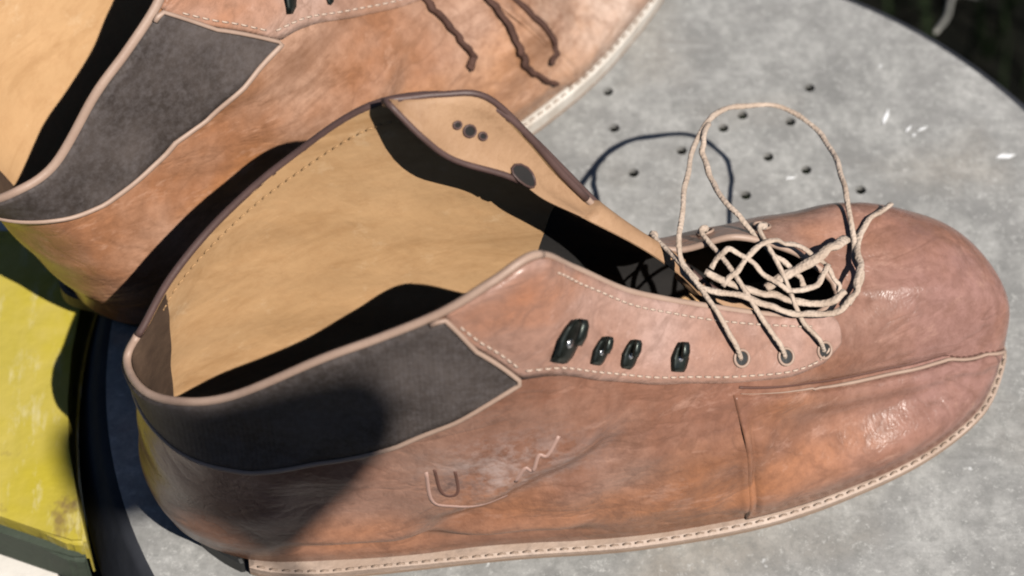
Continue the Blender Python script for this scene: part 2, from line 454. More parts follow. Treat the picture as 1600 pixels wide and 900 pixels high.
def disp(u, v, p):
    """creases and the toe seam, in cm along the normal; p = undisplaced points"""
    L, H = p[..., 0], p[..., 2]
    near = (u > 1) & (u < 18.2)
    d = np.zeros_like(L)
    def ridge(x0, h0, x1, h1, w, amp, soft=2.0):
        dx, dh = x1 - x0, h1 - h0
        ln = math.hypot(dx, dh)
        s = ((L - x0) * dx + (H - h0) * dh) / ln
        q = ((L - x0) * -dh + (H - h0) * dx) / ln
        env = np.clip(s / soft, 0, 1) * np.clip((ln - s) / soft, 0, 1)
        return amp * np.exp(-(q / w) ** 2) * env * env * (3 - 2 * env)
    dd = ridge(7.5, 1.4, 16.0, 6.4, .6, -.36) + ridge(8.5, 3.0, 15.5, 7.2, .8, .22)
    dd = dd + ridge(3.5, 2.6, 15.0, 2.2, .5, .22) + ridge(3.5, 1.8, 15.0, 1.5, .4, -.22)
    dd = dd + ridge(13.5, 2.2, 17.5, 5.0, .5, -.10) + ridge(16, 2.0, 19.3, 4.6, .5, .10, 1.2) + ridge(18.2, 1.2, 21.2, 4.4, .4, -.09, 1.2)
    dd = dd + ridge(19.55, .9, 19.35, 5.2, .13, .10, .6) + ridge(19.85, .9, 19.65, 5.2, .12, -.10, .6)
    d = d + np.where(near, dd, 0)
    sv = np.interp(u, SEAM[:, 0], SEAM[:, 1])
    on = ((u > 12.2) & (u < 18.1)) * np.clip((u - 12.2) / 1.2, 0, 1) * np.clip((17.75 - u) / .9, 0, 1)
    q = v - sv
    d = d + on * (-.14 * np.exp(-(q / .075) ** 2) + .22 * np.exp(-((q + .26) / .2) ** 2))
    # a few soft dents everywhere
    d = d + np.where((u > 13.5) & (u < 21), .02, .05) * np.sin(L * 1.7 + H * 1.1) * np.sin(L * .9 - H * 1.6 + 1.0) * np.clip(v, 0, 1) * np.clip((4 - v) * 1.2, 0, 1)
    return d

def SN(u, v, off=0.0, dsp=True):
    """point (cm) and unit normal; off along the outward normal"""
    u = np.asarray(u, float) + 0 * np.asarray(v, float)
    v = np.asarray(v, float) + 0 * u
    def full(u, v):
        p = S0(u, v)
        if not dsp:
            return p
        e = 1e-3
        n = np.cross(S0(u + e, v) - S0(u - e, v), S0(u, np.minimum(v + e, 4)) - S0(u, np.maximum(v - e, 0)))
        n = n / (np.linalg.norm(n, axis=-1, keepdims=True) + 1e-12)
        return p + n * disp(u, v, p)[..., None]
    e = 4e-3
    p = full(u, v)
    n = np.cross(full(u + e, v) - full(u - e, v), full(u, np.minimum(v + e, 4)) - full(u, np.maximum(v - e, 0)))
    n = n / (np.linalg.norm(n, axis=-1, keepdims=True) + 1e-12)
    return p + n * off, n
#END_SURF
# stations run heel > near side > toe, so u x v points outward
def grid_faces(nu, nv, closed=False, base=0, flip=False):
    fs = []
    for i in range(nu if closed else nu - 1):
        i2 = (i + 1) % nu
        for j in range(nv - 1):
            q = (base + i * nv + j, base + i2 * nv + j, base + i2 * nv + j + 1, base + i * nv + j + 1)
            fs.append(q[::-1] if flip else q)
    return fs

def panel(name, us, lo, hi, off, mat, parent, nv=14, drop=0.12):
    """a piece of material lying on the upper between two curves, with a real edge"""
    us = np.asarray(us)
    lo = np.asarray(lo)
    hi = np.asarray(hi)
    V = lo[:, None] + (hi - lo)[:, None] * np.linspace(0, 1, nv)[None]
    U = np.repeat(us[:, None], nv, 1)
    p, n = SN(U, V, off)
    nu = len(us)
    verts = list((p * CM).reshape(-1, 3))
    faces = grid_faces(nu, nv)
    ring = [(i, 0) for i in range(nu)] + [(nu - 1, j) for j in range(1, nv)] + [(i, nv - 1) for i in range(nu - 2, -1, -1)] + [(0, j) for j in range(nv - 2, 0, -1)]
    b = len(verts)
    for i, j in ring:
        verts.append((p[i, j] - n[i, j] * (off + drop)) * CM)
    R = len(ring)
    for k in range(R):
        k2 = (k + 1) % R
        faces.append((ring[k][0] * nv + ring[k][1], b + k, b + k2, ring[k2][0] * nv + ring[k2][1]))
    return mesh_obj(name, verts, faces, mat, parent)

def stitches(path_uv, off, parent, step=0.32, ln=0.2, r=0.035):
    """one part: every thread stitch along a line on the upper"""
    uv = crom(path_uv, 40)
    p, n = SN(uv[:, 0], uv[:, 1], off)
    d = np.concatenate([[0], np.cumsum(np.linalg.norm(np.diff(p, axis=0), axis=1))])
    geo = []
    s = 0.1
    while s + ln < d[-1]:
        q = np.stack([np.interp([s, s + ln / 2, s + ln], d, p[:, k]) for k in range(3)], -1)
        q[1] += n[np.searchsorted(d, s)] * 0.03
        geo.append(tube_geo(q * CM, r * CM, seg=5))
        s += step
    return geo

# sole outline (cm): near side then far side
SOLE = crom([(.1,.5),(.55,-.9),(1.6,-2.8),(3.05,-4.1),(5,-4.65),(7.4,-4.8),(11.7,-4.95),(15.9,-5.25),(20.3,-5.06),(23.8,-4.3),(26.4,-3.4),(28.5,-2.1),(29.6,-.6),(29.95,.6),
             (29.4,2.3),(28.0,3.8),(25.8,4.75),(23,5.0),(20.5,4.95),(18,4.7),(15.8,4.4),(13.5,4.1),(11,3.8),(8.5,3.6),(6,3.5),(3.6,3.1),(1.7,2.3)], 6, True)

def slab(name, outline, z0, z1, mat, parent, bev=0.06, inset=None):
    """a flat piece with rounded rim; z0/z1 may be functions of L (cm)"""
    o = np.asarray(outline)
    c = o.mean(0)
    f0 = z0 if callable(z0) else (lambda L: z0)
    f1 = z1 if callable(z1) else (lambda L: z1)
    rings = []
    for sh, top, dz in ((bev * 2, 0, 0), (0, 0, bev), (0, 1, -bev), (bev * 2, 1, 0)):
        d = o - c
        q = o - d / np.linalg.norm(d, axis=1)[:, None] * sh
        rings.append([(x * CM, y * CM, ((f1(x) if top else f0(x)) + dz) * CM) for x, y in q])
    n = len(o)
    V = [p for r in rings for p in r]
    F = []
    for k in range(3):
        for i in range(n):
            j = (i + 1) % n
            F.append((k * n + i, k * n + j, (k + 1) * n + j, (k + 1) * n + i))
    F.append(tuple(range(n - 1, -1, -1)))
    F.append(tuple(3 * n + i for i in range(n)))
    return mesh_obj(name, V, F, mat, parent, smooth=False)

def smooth01(x):
    x = min(1, max(0, x))
    return x * x * (3 - 2 * x)

# gore panel: (u, low v, high v)
GORE = np.array([(0, 3.05, 3.97), (1, 2.95, 3.97), (2, 2.72, 3.97), (3, 2.45, 3.97), (4, 2.38, 3.97), (5, 2.42, 3.97), (6, 2.60, 3.97), (6.5, 2.72, 3.42), (7, 2.83, 3.10), (7.25, 2.88, 2.93)])
FACE = np.array([(6.05, 3.94, 3.97), (6.5, 3.46, 3.97), (7, 3.14, 3.97), (7.3, 2.92, 3.97), (8, 2.86, 3.97), (9, 2.85, 3.97), (10, 2.86, 3.97), (11, 2.88, 3.97), (12, 2.9, 3.97), (13, 2.92, 3.97), (13.8, 3.0, 3.97), (14.4, 3.3, 3.97), (14.7, 3.7, 3.97)])

def samp(tab, a, b, n):
    u = np.linspace(a, b, n)
    return u, np.interp(u, tab[:, 0], tab[:, 1]), np.interp(u, tab[:, 0], tab[:, 2])

def uvp(u, v, off=0.0):
    p, n = SN(np.array([u], float), np.array([v], float), off)
    return p[0], n[0]

HOOK_UV = [(8.40, 3.25), (9.1, 3.2), (9.75, 3.22), (10.8, 3.25)]
EYE_UV = [(12.1, 3.25), (13.0, 3.25), (13.9, 3.25)]
FAR_EYE_UV = [(24.4, 3.55), (23.4, 3.5), (22.5, 3.5)]
TONGUE = None

def frame_on(u, v, off):
    p, n = uvp(u, v, off)
    q, _ = uvp(u + .05, v, off)
    x = q - p
    x = x - n * (x @ n)
    x /= np.linalg.norm(x)
    y = np.cross(n, x)
    return Matrix(((x[0], y[0], n[0], p[0] * CM), (x[1], y[1], n[1], p[1] * CM), (x[2], y[2], n[2], p[2] * CM), (0, 0, 0, 1)))

def make_boot(label, mat_upper, mat_facing, lace_paths, lace_mat, root_mat, gore_up=0.0):
    root = bpy.data.objects.new('leather_boot', None)
    COL.objects.link(root)
    root.matrix_world = root_mat
    tag(root, label, 'boot', 'pair of brown leather boots')
    # upper
    nu, nv = NS * 10, 105
    U, V = np.meshgrid(np.arange(nu) / 10.0, np.linspace(0, 4, nv), indexing='ij')
    p, n = SN(U, V)
    mesh_obj('upper', (p * CM).reshape(-1, 3), grid_faces(nu, nv, True), mat_upper, root)
    # lining: rear half tan, forefoot black to paint in the shadow inside
    nu2, nv2 = NS * 5, 25
    def lining(name, ua, ub, off, mat):
        k = int((ub - ua) * 5) + 1
        U, V = np.meshgrid(np.linspace(ua, ub, k), np.linspace(0, 4, nv2), indexing='ij')
        p, n = SN(U % NS, V, -off)
        mesh_obj(name, (p * CM).reshape(-1, 3), grid_faces(k, nv2, False, 0, True), mat, root)
    lining('lining', 26.0, NS + 8.6, .22, M['lining'])
    lining('heel_lining', 31.3, NS + 1.2, .26, M['heel_lining'])
    lining('forefoot_lining', 8.6, 26.0, .2, M['shadow_lining'])
    # topline binding
    uu = np.linspace(0, NS, NS * 8, endpoint=False)
    pt, nt = SN(uu, 4 + 0 * uu, -.1)
    k0, k1 = 8 * 8, 8 * 26
    ring = pt * CM
    back = np.concatenate([ring[k1 - 2:], ring[:k0 + 2]])
    m_ = (NS * 8 - k1 + 2) - 6
    tube('collar_binding', back[:m_ + 1], .13 * CM, M['dark_binding'], root, seg=8)
    tube('collar_binding', back[m_:], .14 * CM, M['binding'], root, seg=8)
    tube('throat_binding', ring[k0:k1], .12 * CM, M['binding'], root, seg=8)
    # vamp piece stitched over the quarter, its upper edge following the toe seam
    u = np.linspace(11.74, 17.3, 90)
    hi = np.interp(u, SEAM[:, 0], SEAM[:, 1]) - .09
    lo = np.minimum(.04 + 0 * u, hi - .02)
    panel('vamp', u, lo, hi, .075, mat_upper, root, nv=40)
    us = np.linspace(11.9, 17.72, 70)
    vs = np.interp(us, SEAM[:, 0], SEAM[:, 1])
    pp, _ = SN(us, vs - .06, .05)
    tube('toe_piping', pp * CM, list(np.clip((us - 11.9) / 2.5, .15, 1) * .07 * CM), M['binding'], root, seg=6)
    pp, _ = SN(us, vs + .03, -.005)
    tube('toe_seam', pp * CM, .05 * CM, M['mark'], root, seg=6)
    # gore panel and its edging
    u, lo, hi = samp(GORE, 0, 7.25, 60)
    lo = lo + gore_up * np.clip((7.3 - u) / 3.0, 0, 1)
    panel('elastic_panel', u, lo, hi, .1, M['elastic'], root)
    edge = np.concatenate([np.stack([u, lo], 1), np.stack([u, hi], 1)[::-1][:13]])
    pe, _ = SN(edge[:, 0], edge[:, 1], .1)
    tube('panel_piping', pe * CM, .085 * CM, M['binding'], root, seg=7)
    # facing that carries hooks and eyelets
    u, lo, hi = samp(FACE, 6.05, 14.7, 80)
    panel('eyelet_facing', u, lo, hi, .09, mat_facing, root)
    g = stitches([(7.35, 3.02), (8, 2.95), (9, 2.94), (10, 2.95), (11, 2.97), (12, 2.99), (13, 3.01), (13.75, 3.1), (14.2, 3.4)], .1, root)
    g += stitches([(6.25, 3.80), (6.6, 3.5), (7.0, 3.25), (7.35, 3.02)], .1, root)
    g += stitches([(8.3, 3.86), (9, 3.84), (10, 3.83), (11, 3.82), (12, 3.8), (13, 3.8), (14, 3.78)], .1, root)
    v, f = join_geo(g)
    tag(mesh_obj('stitching', v, f, M['thread'], root), kind='stuff')
    g = stitches([(27.2, 3.8), (28.5, 3.78), (30, 3.76), (31.5, 3.74)], -.27, root, r=.028)
    v, f = join_geo(g)
    tag(mesh_obj('lining_stitching', v, f, M['lining_thread'], root), kind='stuff')
    # embossed mark on the quarter
    def mk(x, y):
        return 5.43 + (x - 665) * .0118, 1.93 - (y - 745) * .0098 - (x - 665) * .0015
    def strokes(name, lines, mat, r):
        g = []
        for ln in lines:
            uv = crom([mk(*q) for q in ln], 6)
            pp, _ = SN(uv[:, 0], uv[:, 1], -.055)
            g.append(tube_geo(pp * CM, r * CM, seg=6))
        v, f = join_geo(g)
        mesh_obj(name, v, f, mat, root)
    if gore_up == 0:
        strokes('embossed_mark', [[(676, 738), (680, 768), (690, 776), (704, 770), (704, 742)]], M['mark'], .085)
        strokes('embossed_line', [[(664, 742), (668, 786), (700, 790), (772, 786)], [(788, 748), (806, 728), (818, 730), (832, 710), (846, 708), (872, 684)]], M['emboss'], .09)
    # insole, sole, heel, welt
    ins = [((q[0] - 14) * .955 + 14, q[1] * .88) for q in SOLE]
    slab('insole', ins, .6, .84, M['lining'], root, .03)
    spring = lambda L: .35 * smooth01((L - 22) / 8)
    welt_h = lambda L: (.56 if gore_up == 0 else 1.0) + spring(L) * .6 + .16 * smooth01((12 - L) / 6)
    slab('outsole', [(q[0], q[1] * .985) for q in SOLE if q[0] > 2.95], spring, lambda L: .24 + spring(L), M['outsole'], root, .05)
    hl = np.array([q for q in SOLE if q[0] < 2.9])
    k = int(np.argmax(np.linalg.norm(np.diff(np.concatenate([hl, hl[:1]]), axis=0), axis=1)))
    hl = np.roll(hl, -k - 1, 0)
    slab('heel', np.concatenate([hl, [(2.9, hl[-1][1]), (2.9, hl[0][1])]]), .0, .75, M['black'], root, .08)
    fore = [q for q in SOLE if q[0] > 2.95]
    slab('welt', fore, lambda L: .245 + spring(L), welt_h, M['welt'] if gore_up == 0 else M['pale_rand'], root, .09)
    wl = np.array([q for q in SOLE if q[0] > 3.0])
    wl = wl[[k for k in range(len(wl))]]
    g = []
    cc = wl.mean(0)
    kk = int(np.argmax(np.linalg.norm(np.diff(wl, axis=0), axis=1)))
    chain = wl if np.linalg.norm(wl[0] - wl[-1]) > 4 else np.roll(wl, -kk - 1, 0)
    dl = np.concatenate([[0], np.cumsum(np.linalg.norm(np.diff(chain, axis=0), axis=1))])
    sd = .2
    while sd < dl[-1] - .5:
        pts = []
        for ds in (0, .13, .26):
            x, y = np.interp(sd + ds, dl, chain[:, 0]), np.interp(sd + ds, dl, chain[:, 1])
            v2 = np.array([x, y]) - cc
            x, y = np.array([x, y]) - v2 / np.linalg.norm(v2) * .1
            pts.append((x, y, welt_h(x) + .0 + (.03 if ds == .13 else -.01)))
        g.append(tube_geo(np.array(pts) * CM, .035 * CM, seg=5))
        sd += .42
    v, f = join_geo(g)
    tag(mesh_obj('welt_stitching', v, f, M['dark_thread'], root), kind='stuff')
    # hooks
    for k, (a, b) in enumerate(HOOK_UV):
        fm = frame_on(a, b, .1)
        s = 1.3 if k == 0 else 0.85
        bm = bmesh.new()
        # base plate tapering to a point, rising into a curled tongue
        prof = [(-.62, .30, .0), (-.45, .36, .05), (-.1, .42, .06), (.25, .30, .08), (.48, .20, .17), (.53, .17, .27), (.42, .17, .36), (.15, .2, .38), (-.08, .17, .34)]
        rows = []
        for y, w, z in prof:
            rows.append([bm.verts.new((sx * w * s * CM, y * s * CM, (z + dz) * s * CM)) for sx, dz in ((-1, -.03), (-.5, .035), (.5, .035), (1, -.03), (.5, -.055), (-.5, -.055))])
        for r0, r1 in zip(rows, rows[1:]):
            for i in range(6):
                bm.faces.new((r0[i], r0[(i + 1) % 6], r1[(i + 1) % 6], r1[i]))
        bm.faces.new(rows[0])
        bm.faces.new(rows[-1][::-1])
        o = bm_obj('lace_hook', bm, M['hook'], root)
        o.matrix_local = fm
        rv, rf = tube_geo([(0, -.12 * s * CM, .04 * s * CM), (0, -.12 * s * CM, .12 * s * CM)], [.14 * s * CM, .1 * s * CM], seg=10)
        mesh_obj('rivet', rv, rf, M['eyelet'], o)
    # eyelets: metal ring round a dark hole
    for (a, b) in EYE_UV + FAR_EYE_UV:
        fm = frame_on(a, b, .1 if a < 18 else .02)
        path = [(math.cos(t) * .27 * CM, math.sin(t) * .27 * CM, .02 * CM) for t in np.linspace(0, 2 * math.pi, 20, endpoint=False)]
        v, f = tube_geo(path, .05 * CM, seg=7, closed=True)
        o = mesh_obj('eyelet', v, f, M['binding'], root)
        o.matrix_local = fm
        cv = [(0, 0, .012 * CM)] + [(math.cos(t) * .27 * CM, math.sin(t) * .27 * CM, .012 * CM) for t in np.linspace(0, 2 * math.pi, 16, endpoint=False)]
        h = mesh_obj('eyelet_hole', cv, [(0, i + 1, (i + 1) % 16 + 1) for i in range(16)], M['black'], o)
    # tongue
    make_tongue(root)
    # crossings from each near eyelet over the throat to its far eyelet
    for k, ((a, b), (c, d)) in enumerate(zip(EYE_UV, FAR_EYE_UV)):
        e0, e1 = uvp(a, b, .05)[0], uvp(c, d, .05)[0]
        n1, n2 = uvp(a - .15, 3.6, .3)[0], uvp(a - .25, 3.97, .22)[0]
        f1, f2 = uvp(c + .1, 3.97, .22)[0], uvp(c, 3.8, .28)[0]
        mid = (n2 + f1) / 2 + np.array([0, 0, .25])
        tube('lace', crom([e0, (e0 + n1) / 2 + (0, -.05, .16), n1, n2, mid, f1, f2, e1], 7) * CM, .125 * CM, lace_mat, root, seg=8, flat=.7)
    for path, r, fl in lace_paths:
        rl = random.Random(int(abs(path[0][0]) * 1000))
        q = crom(path, 8)
        jit = crom([(rl.gauss(0, .035), rl.gauss(0, .035), rl.gauss(0, .025)) for _ in range(len(q) // 3 + 2)], 3)[:len(q)]
        rr = crom([(rl.uniform(.78, 1.02), 0, 0) for _ in range(len(q) // 2 + 2)], 2)[:len(q), 0]
        tube('lace', (q + jit) * CM, list(r * .86 * rr * CM), lace_mat, root, seg=8, flat=fl * .85)
    return root

TN = np.array([(9.21, 2.8, 15.08), (10.07, 2.2, 14.12), (10.99, 2.0, 13.09), (12.75, 1.9, 11.97), (13.75, 1.8, 10.78), (15.17, 1.6, 9.63), (16.81, 1.35, 8.2), (18.03, 1.0, 7.0), (19.4, .2, 5.6), (21.6, -.2, 4.6)])
TF = np.array([(9.05, 3.1, 14.96), (10.82, 3.3, 14.69), (12.19, 3.3, 14.3), (13.55, 3.1, 12.32), (14.55, 2.9, 10.75), (15.56, 2.6, 9.25), (16.69, 2.15, 7.85), (18.2, 1.6, 6.8), (19.5, 1.0, 5.6), (21.6, .5, 4.6)])

def make_tongue(root):
    a, b = crom(TN, 6), crom(TF, 6)
    nv = 13
    def face(sgn, dz):
        vs = []
        for i in range(len(a)):
            ax = b[i] - a[i]
            tg = a[min(i + 1, len(a) - 1)] - a[max(i - 1, 0)]
            n = np.cross(tg, ax)
            n /= np.linalg.norm(n)
            if n[1] > 0:
                n = -n
            for s in np.linspace(0, 1, nv):
                bow = -.25 * math.sin(math.pi * s) * min(1, i / 10)
                edge = dz * min(1, math.sin(math.pi * min(max(s, .02), .98)) * 2.2)
                vs.append((a[i] + ax * s + n * (bow + sgn * edge)) * CM)
        return vs
    v1, v2 = face(1, .12), face(-1, .12)
    nu = len(a)
    F1 = grid_faces(nu, nv)
    o = mesh_obj('tongue', v1 + v2, F1 + grid_faces(nu, nv, False, len(v1), True), M['tongue'], root)
    def patch(name, i0, i1, s0, s1, mat):
        g, k = [], 12
        ci, cs, ri, rs = (i0 + i1) / 2, (s0 + s1) / 2, (i1 - i0) / 2, (s1 - s0) / 2
        def P(fi, fs):
            i = int(fi)
            f = fi - i
            A = a[i] + (a[i + 1] - a[i]) * f
            Bq = b[i] + (b[i + 1] - b[i]) * f
            ax = Bq - A
            n = np.cross(a[i + 1] - a[i], ax)
            n /= np.linalg.norm(n)
            if n[1] > 0:
                n = -n
            return A + ax * fs + n * (.16 - .25 * math.sin(math.pi * fs) * min(1, fi / 10) * 1.0)
        rim = [P(ci + ri * math.cos(w), cs + rs * math.sin(w)) for w in np.linspace(0, 2 * math.pi, k, endpoint=False)]
        mesh_obj(name, [P(ci, cs) * CM] + [q * CM for q in rim], [(0, q + 1, (q + 1) % k + 1) for q in range(k)], mat, o)
        v, f = tube_geo(np.array(rim) * CM, .04 * CM, seg=6, closed=True)
        mesh_obj(name + '_rim', v, f, M['dark_binding'], o)
    for q0, q1, q2, q3 in ((9.9, 11.0, .42, .53), (11.5, 12.9, .38, .55), (13.3, 14.1, .43, .54)):
        patch('tongue_hole', q0, q1, q2, q3, M['shadow_lining'])
    patch('tongue_patch', 17.5, 21.5, -.05, .42, M['shadow_lining'])
    ed = np.concatenate([b[::-1], a[:20]])
    tube('tongue_binding', ed * CM, .11 * CM, M['dark_binding'], o, seg=6)
    return o

def pose(x, y, z, yaw, pitch=0, roll=0):
    return Matrix.Translation((x * CM, y * CM, z * CM)) @ Matrix.Rotation(yaw, 4, 'Z') @ Matrix.Rotation(-pitch, 4, 'Y') @ Matrix.Rotation(roll, 4, 'X')

# ------------------------------------------------------------------ setting
# ground far below the stool
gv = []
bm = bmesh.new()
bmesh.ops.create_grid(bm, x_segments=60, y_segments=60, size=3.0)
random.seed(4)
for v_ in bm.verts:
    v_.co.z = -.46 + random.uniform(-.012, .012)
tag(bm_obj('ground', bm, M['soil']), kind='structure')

# stool
SX, SY, SR = 4.26, -.48, 18.48
stool = bpy.data.objects.new('metal_stool', None)
COL.objects.link(stool)
stool.location = (SX * CM, SY * CM, -.46)
tag(stool, 'round grey metal stool with small drilled holes in its seat, carrying both boots', 'stool')
HOLES = [(3.84,9.43),(4.5,7.31),(6.32,8.36),(7.93,9.43),(8.68,10.05),(11.3,11.39),(10.47,9.74),(9.53,8.06),(8.6,6.27),(12.85,6.51),(3.64,11.2),(10.9,7.45)]
cu = bpy.data.curves.new('seat_outline', 'CURVE')
cu.dimensions = '2D'
cu.fill_mode = 'BOTH'
cu.extrude = .0012
def circ(cx, cy, r, n):
    sp = cu.splines.new('POLY')
    sp.points.add(n - 1)
    for k in range(n):
        a = 2 * math.pi * k / n
        sp.points[k].co = (cx + r * math.cos(a), cy + r * math.sin(a), 0, 1)
    sp.use_cyclic_u = True
circ(0, 0, SR * CM, 160)
for hx, hy in HOLES:
    circ((hx - SX) * CM, (hy - SY) * CM, .2 * CM, 16)
tmp = bpy.data.objects.new('seat_tmp', cu)
COL.objects.link(tmp)
dg = bpy.context.evaluated_depsgraph_get()
me = bpy.data.meshes.new_from_object(tmp.evaluated_get(dg))
bpy.data.objects.remove(tmp)
me.materials.clear()
me.materials.append(M['zinc'])
seat = bpy.data.objects.new('seat', me)
COL.objects.link(seat)
seat.parent = stool
seat.location = (0, 0, .46 - .0012)
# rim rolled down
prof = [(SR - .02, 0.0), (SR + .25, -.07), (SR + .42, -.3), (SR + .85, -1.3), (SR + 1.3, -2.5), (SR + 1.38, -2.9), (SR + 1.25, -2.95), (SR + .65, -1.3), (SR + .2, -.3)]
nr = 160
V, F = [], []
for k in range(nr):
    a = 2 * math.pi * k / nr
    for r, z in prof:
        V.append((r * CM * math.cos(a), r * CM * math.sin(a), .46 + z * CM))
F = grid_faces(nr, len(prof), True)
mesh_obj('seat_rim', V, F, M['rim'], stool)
for k in range(4):
    a = math.pi / 4 + k * math.pi / 2
    v, f = tube_geo([(.15 * math.cos(a), .15 * math.sin(a), .455), (.19 * math.cos(a), .19 * math.sin(a), .0)], .012, seg=10)
    mesh_obj('leg', v, f, M['zinc'], stool)
# scratches in the plate, their sun glints painted in white
def scratch_geo(x0, y0, x1, y1, w):
    d = Vector((x1 - x0, y1 - y0)).normalized()
    nx, ny = -d.y * w, d.x * w
    pts = [(x0, y0), (x0 + (x1 - x0) * .3 + nx, y0 + (y1 - y0) * .3 + ny), (x1, y1), (x0 + (x1 - x0) * .6 - nx, y0 + (y1 - y0) * .6 - ny)]
    V = [((x - SX) * CM, (y - SY) * CM, .46 + .0004) for x, y in pts] + [((x - SX) * CM, (y - SY) * CM, .46 - .0003) for x, y in pts]
    return V, [(0, 1, 2, 3), (0, 4, 5, 1), (1, 5, 6, 2), (2, 6, 7, 3), (3, 7, 4, 0)]
#SCRATCH
geo = [scratch_geo(13.95, 9.55, 14.2, 10.35, .09), scratch_geo(14.75, 9.2, 15.0, 9.55, .05), scratch_geo(15.2, 9.25, 15.6, 9.5, .05), scratch_geo(18.0, 8.0, 18.75, 8.15, .12), scratch_geo(10.1, 7.0, 10.5, 7.1, .05), scratch_geo(15.0, 9.0, 15.1, 9.15, .05)]
v, f = join_geo(geo)
tag(mesh_obj('glint_fleck', v, f, M['scratch_glint'], stool, smooth=False), kind='stuff')

# ------------------------------------------------------------------ boots
#LACES_FRONT
LF = [
    ([(18.02, 0.9, 7.89), (18.23, 0.3, 7.72), (18.73, -0.3, 7.74), (19.62, -0.6, 7.6), (20.63, -0.9, 7.23), (21.67, -1.1, 6.84), (22.75, -1.1, 6.67), (23.57, -0.7, 6.86), (23.95, 0.3, 6.89), (24.23, 1.5, 6.62), (24.81, 2.4, 6.5), (25.83, 3.2, 6.2)], 0.17, 0.75),
    ([(18.47, 0.0, 7.8), (18.02, 0.8, 8.2), (18.34, 2.2, 8.34), (19.02, 4.4, 7.76), (19.97, 6.6, 7.05), (20.83, 7.7, 6.51), (21.97, 8.3, 5.98), (23.46, 8.2, 5.57), (24.37, 6.8, 5.69), (24.4, 5.1, 6.3), (24.25, 3.2, 6.85), (24.04, 1.2, 6.6), (24.04, 0.2, 6.35), (23.45, -0.7, 6.4)], 0.13, 0.8),
    ([(20.34, 7.0, 7.01), (19.92, 6.0, 7.22), (19.83, 5.2, 7.2), (19.85, 4.1, 7.35), (20.2, 2.6, 7.77), (20.89, 1.4, 7.65), (21.44, 0.7, 7.31), (21.8, 0.1, 7.28), (22.07, -0.4, 7.02)], 0.13, 0.8),
    ([(19.0, .5, 7.7), (19.6, .9, 8.1), (20.3, .5, 7.9), (20.9, -.1, 7.5), (21.6, -.5, 7.25), (22.4, -.3, 7.3), (22.9, .3, 7.4)], 0.13, 0.7),
    ([(19.3, -.2, 7.6), (20.0, .4, 7.9), (20.8, 1.0, 8.0), (21.6, 1.2, 7.7), (22.4, .8, 7.4), (23.0, .1, 7.1), (23.2, -.6, 6.8)], 0.13, 0.7),
    ([(20.68, -0.2, 7.23), (21.37, 0.1, 7.3), (22.17, 0.4, 7.42), (22.99, 0.8, 7.55), (23.83, 1.4, 7.12)], 0.24, 0.7),
    ([(18.74, 0.3, 7.85), (19.73, -0.1, 7.48), (20.75, -0.4, 7.06), (21.68, -0.6, 6.85), (22.6, -0.8, 6.75), (23.29, -0.5, 6.89)], 0.18, 0.8),
]
#LACES_REAR
LR = []
LR_UV = [[(10.75, 3.6), (10.68, 3.25), (10.58, 2.9), (10.42, 2.47), (10.28, 2.0), (9.93, 1.85)], [(11.9, 3.6), (11.8, 3.0), (11.7, 2.62), (11.55, 2.18), (11.2, 1.75), (11.0, 1.38), (11.23, .87)], [(12.4, 3.5), (12.25, 2.9), (12.18, 2.47), (12.1, 1.97), (11.98, 1.48), (11.5, 1.3)]]
front = make_boot('front brown leather boot with beige laces in a loose bow over its throat', M['leather_front'], M['facing'], LF, M['lace'], pose(-12.3, -6.0, 0.0, math.radians(9)))
for k, uv in enumerate(LR_UV):
    q = crom(uv, 8)
    pp, _ = SN(q[:, 0], q[:, 1], .16)
    LR.append((pp[::4], .18, .8))
def slouch(root, kl, kw):
    """the soft shaft sags: sheared along and across the foot above the ankle"""
    def sh(z):
        h = max(0.0, z / CM - 2.0)
        return Vector((-kl * h * CM, kw * h * CM, 0))
    for o in root.children:
        if o.location.length > 1e-6:
            o.location = o.location + sh(o.location.z)
            continue
        for q in [o] + list(o.children):
            for v_ in q.data.vertices:
                v_.co += sh(v_.co.z)
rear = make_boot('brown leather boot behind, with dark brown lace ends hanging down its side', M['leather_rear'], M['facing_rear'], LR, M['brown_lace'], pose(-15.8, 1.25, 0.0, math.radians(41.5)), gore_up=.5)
slouch(rear, .43, .23)

# ------------------------------------------------------------------ beyond the stool's left edge
def board(name, corners, z0, z1, mat, rough=.0):
    bm = bmesh.new()
    lo = [bm.verts.new((x * CM, y * CM, z0 * CM)) for x, y in corners]
    hi = [bm.verts.new((x * CM, y * CM, z1 * CM)) for x, y in corners]
    n = len(corners)
    bm.faces.new(lo[::-1])
    bm.faces.new(hi)
    for i in range(n):
        bm.faces.new((lo[i], lo[(i + 1) % n], hi[(i + 1) % n], hi[i]))
    bmesh.ops.bevel(bm, geom=bm.edges[:], offset=.15 * CM, segments=3, affect='EDGES')
    return bm_obj(name, bm, mat, None, smooth=False)
edge = [(-34, -4.0), (-24, -5.3), (-20, -6.0), (-18, -6.5), (-16, -7.25), (-15.0, -7.75), (-14.4, -7.75)]
o = board('painted_board', edge + [(-14.85, -6.2), (-15.4, -4), (-15.65, -2), (-15.72, 0), (-15.58, 2), (-15.25, 4), (-14.85, 5.5), (-34, 5.5)], -3.4, -1.0, M['yellow'])
e_ = board('shade_strip', [(x, y - .32) for x, y in edge] + [(x, y - .02) for x, y in edge[::-1]], -3.35, -1.6, M['green'])  # dark green strip painted in for shade at the board's near edge
e_.parent = o
tag(o, 'yellow green board with brown blemishes beside the left edge of the stool', 'board')
o = board('stone_slab', [(-60, -40), (-13.5, -40), (-15.6, -10), (-17.2, 10), (-14.0, 24), (-60, 24)], -9.5, -3.45, M['pale'])
tag(o, 'pale slab under the yellow green board', 'slab')

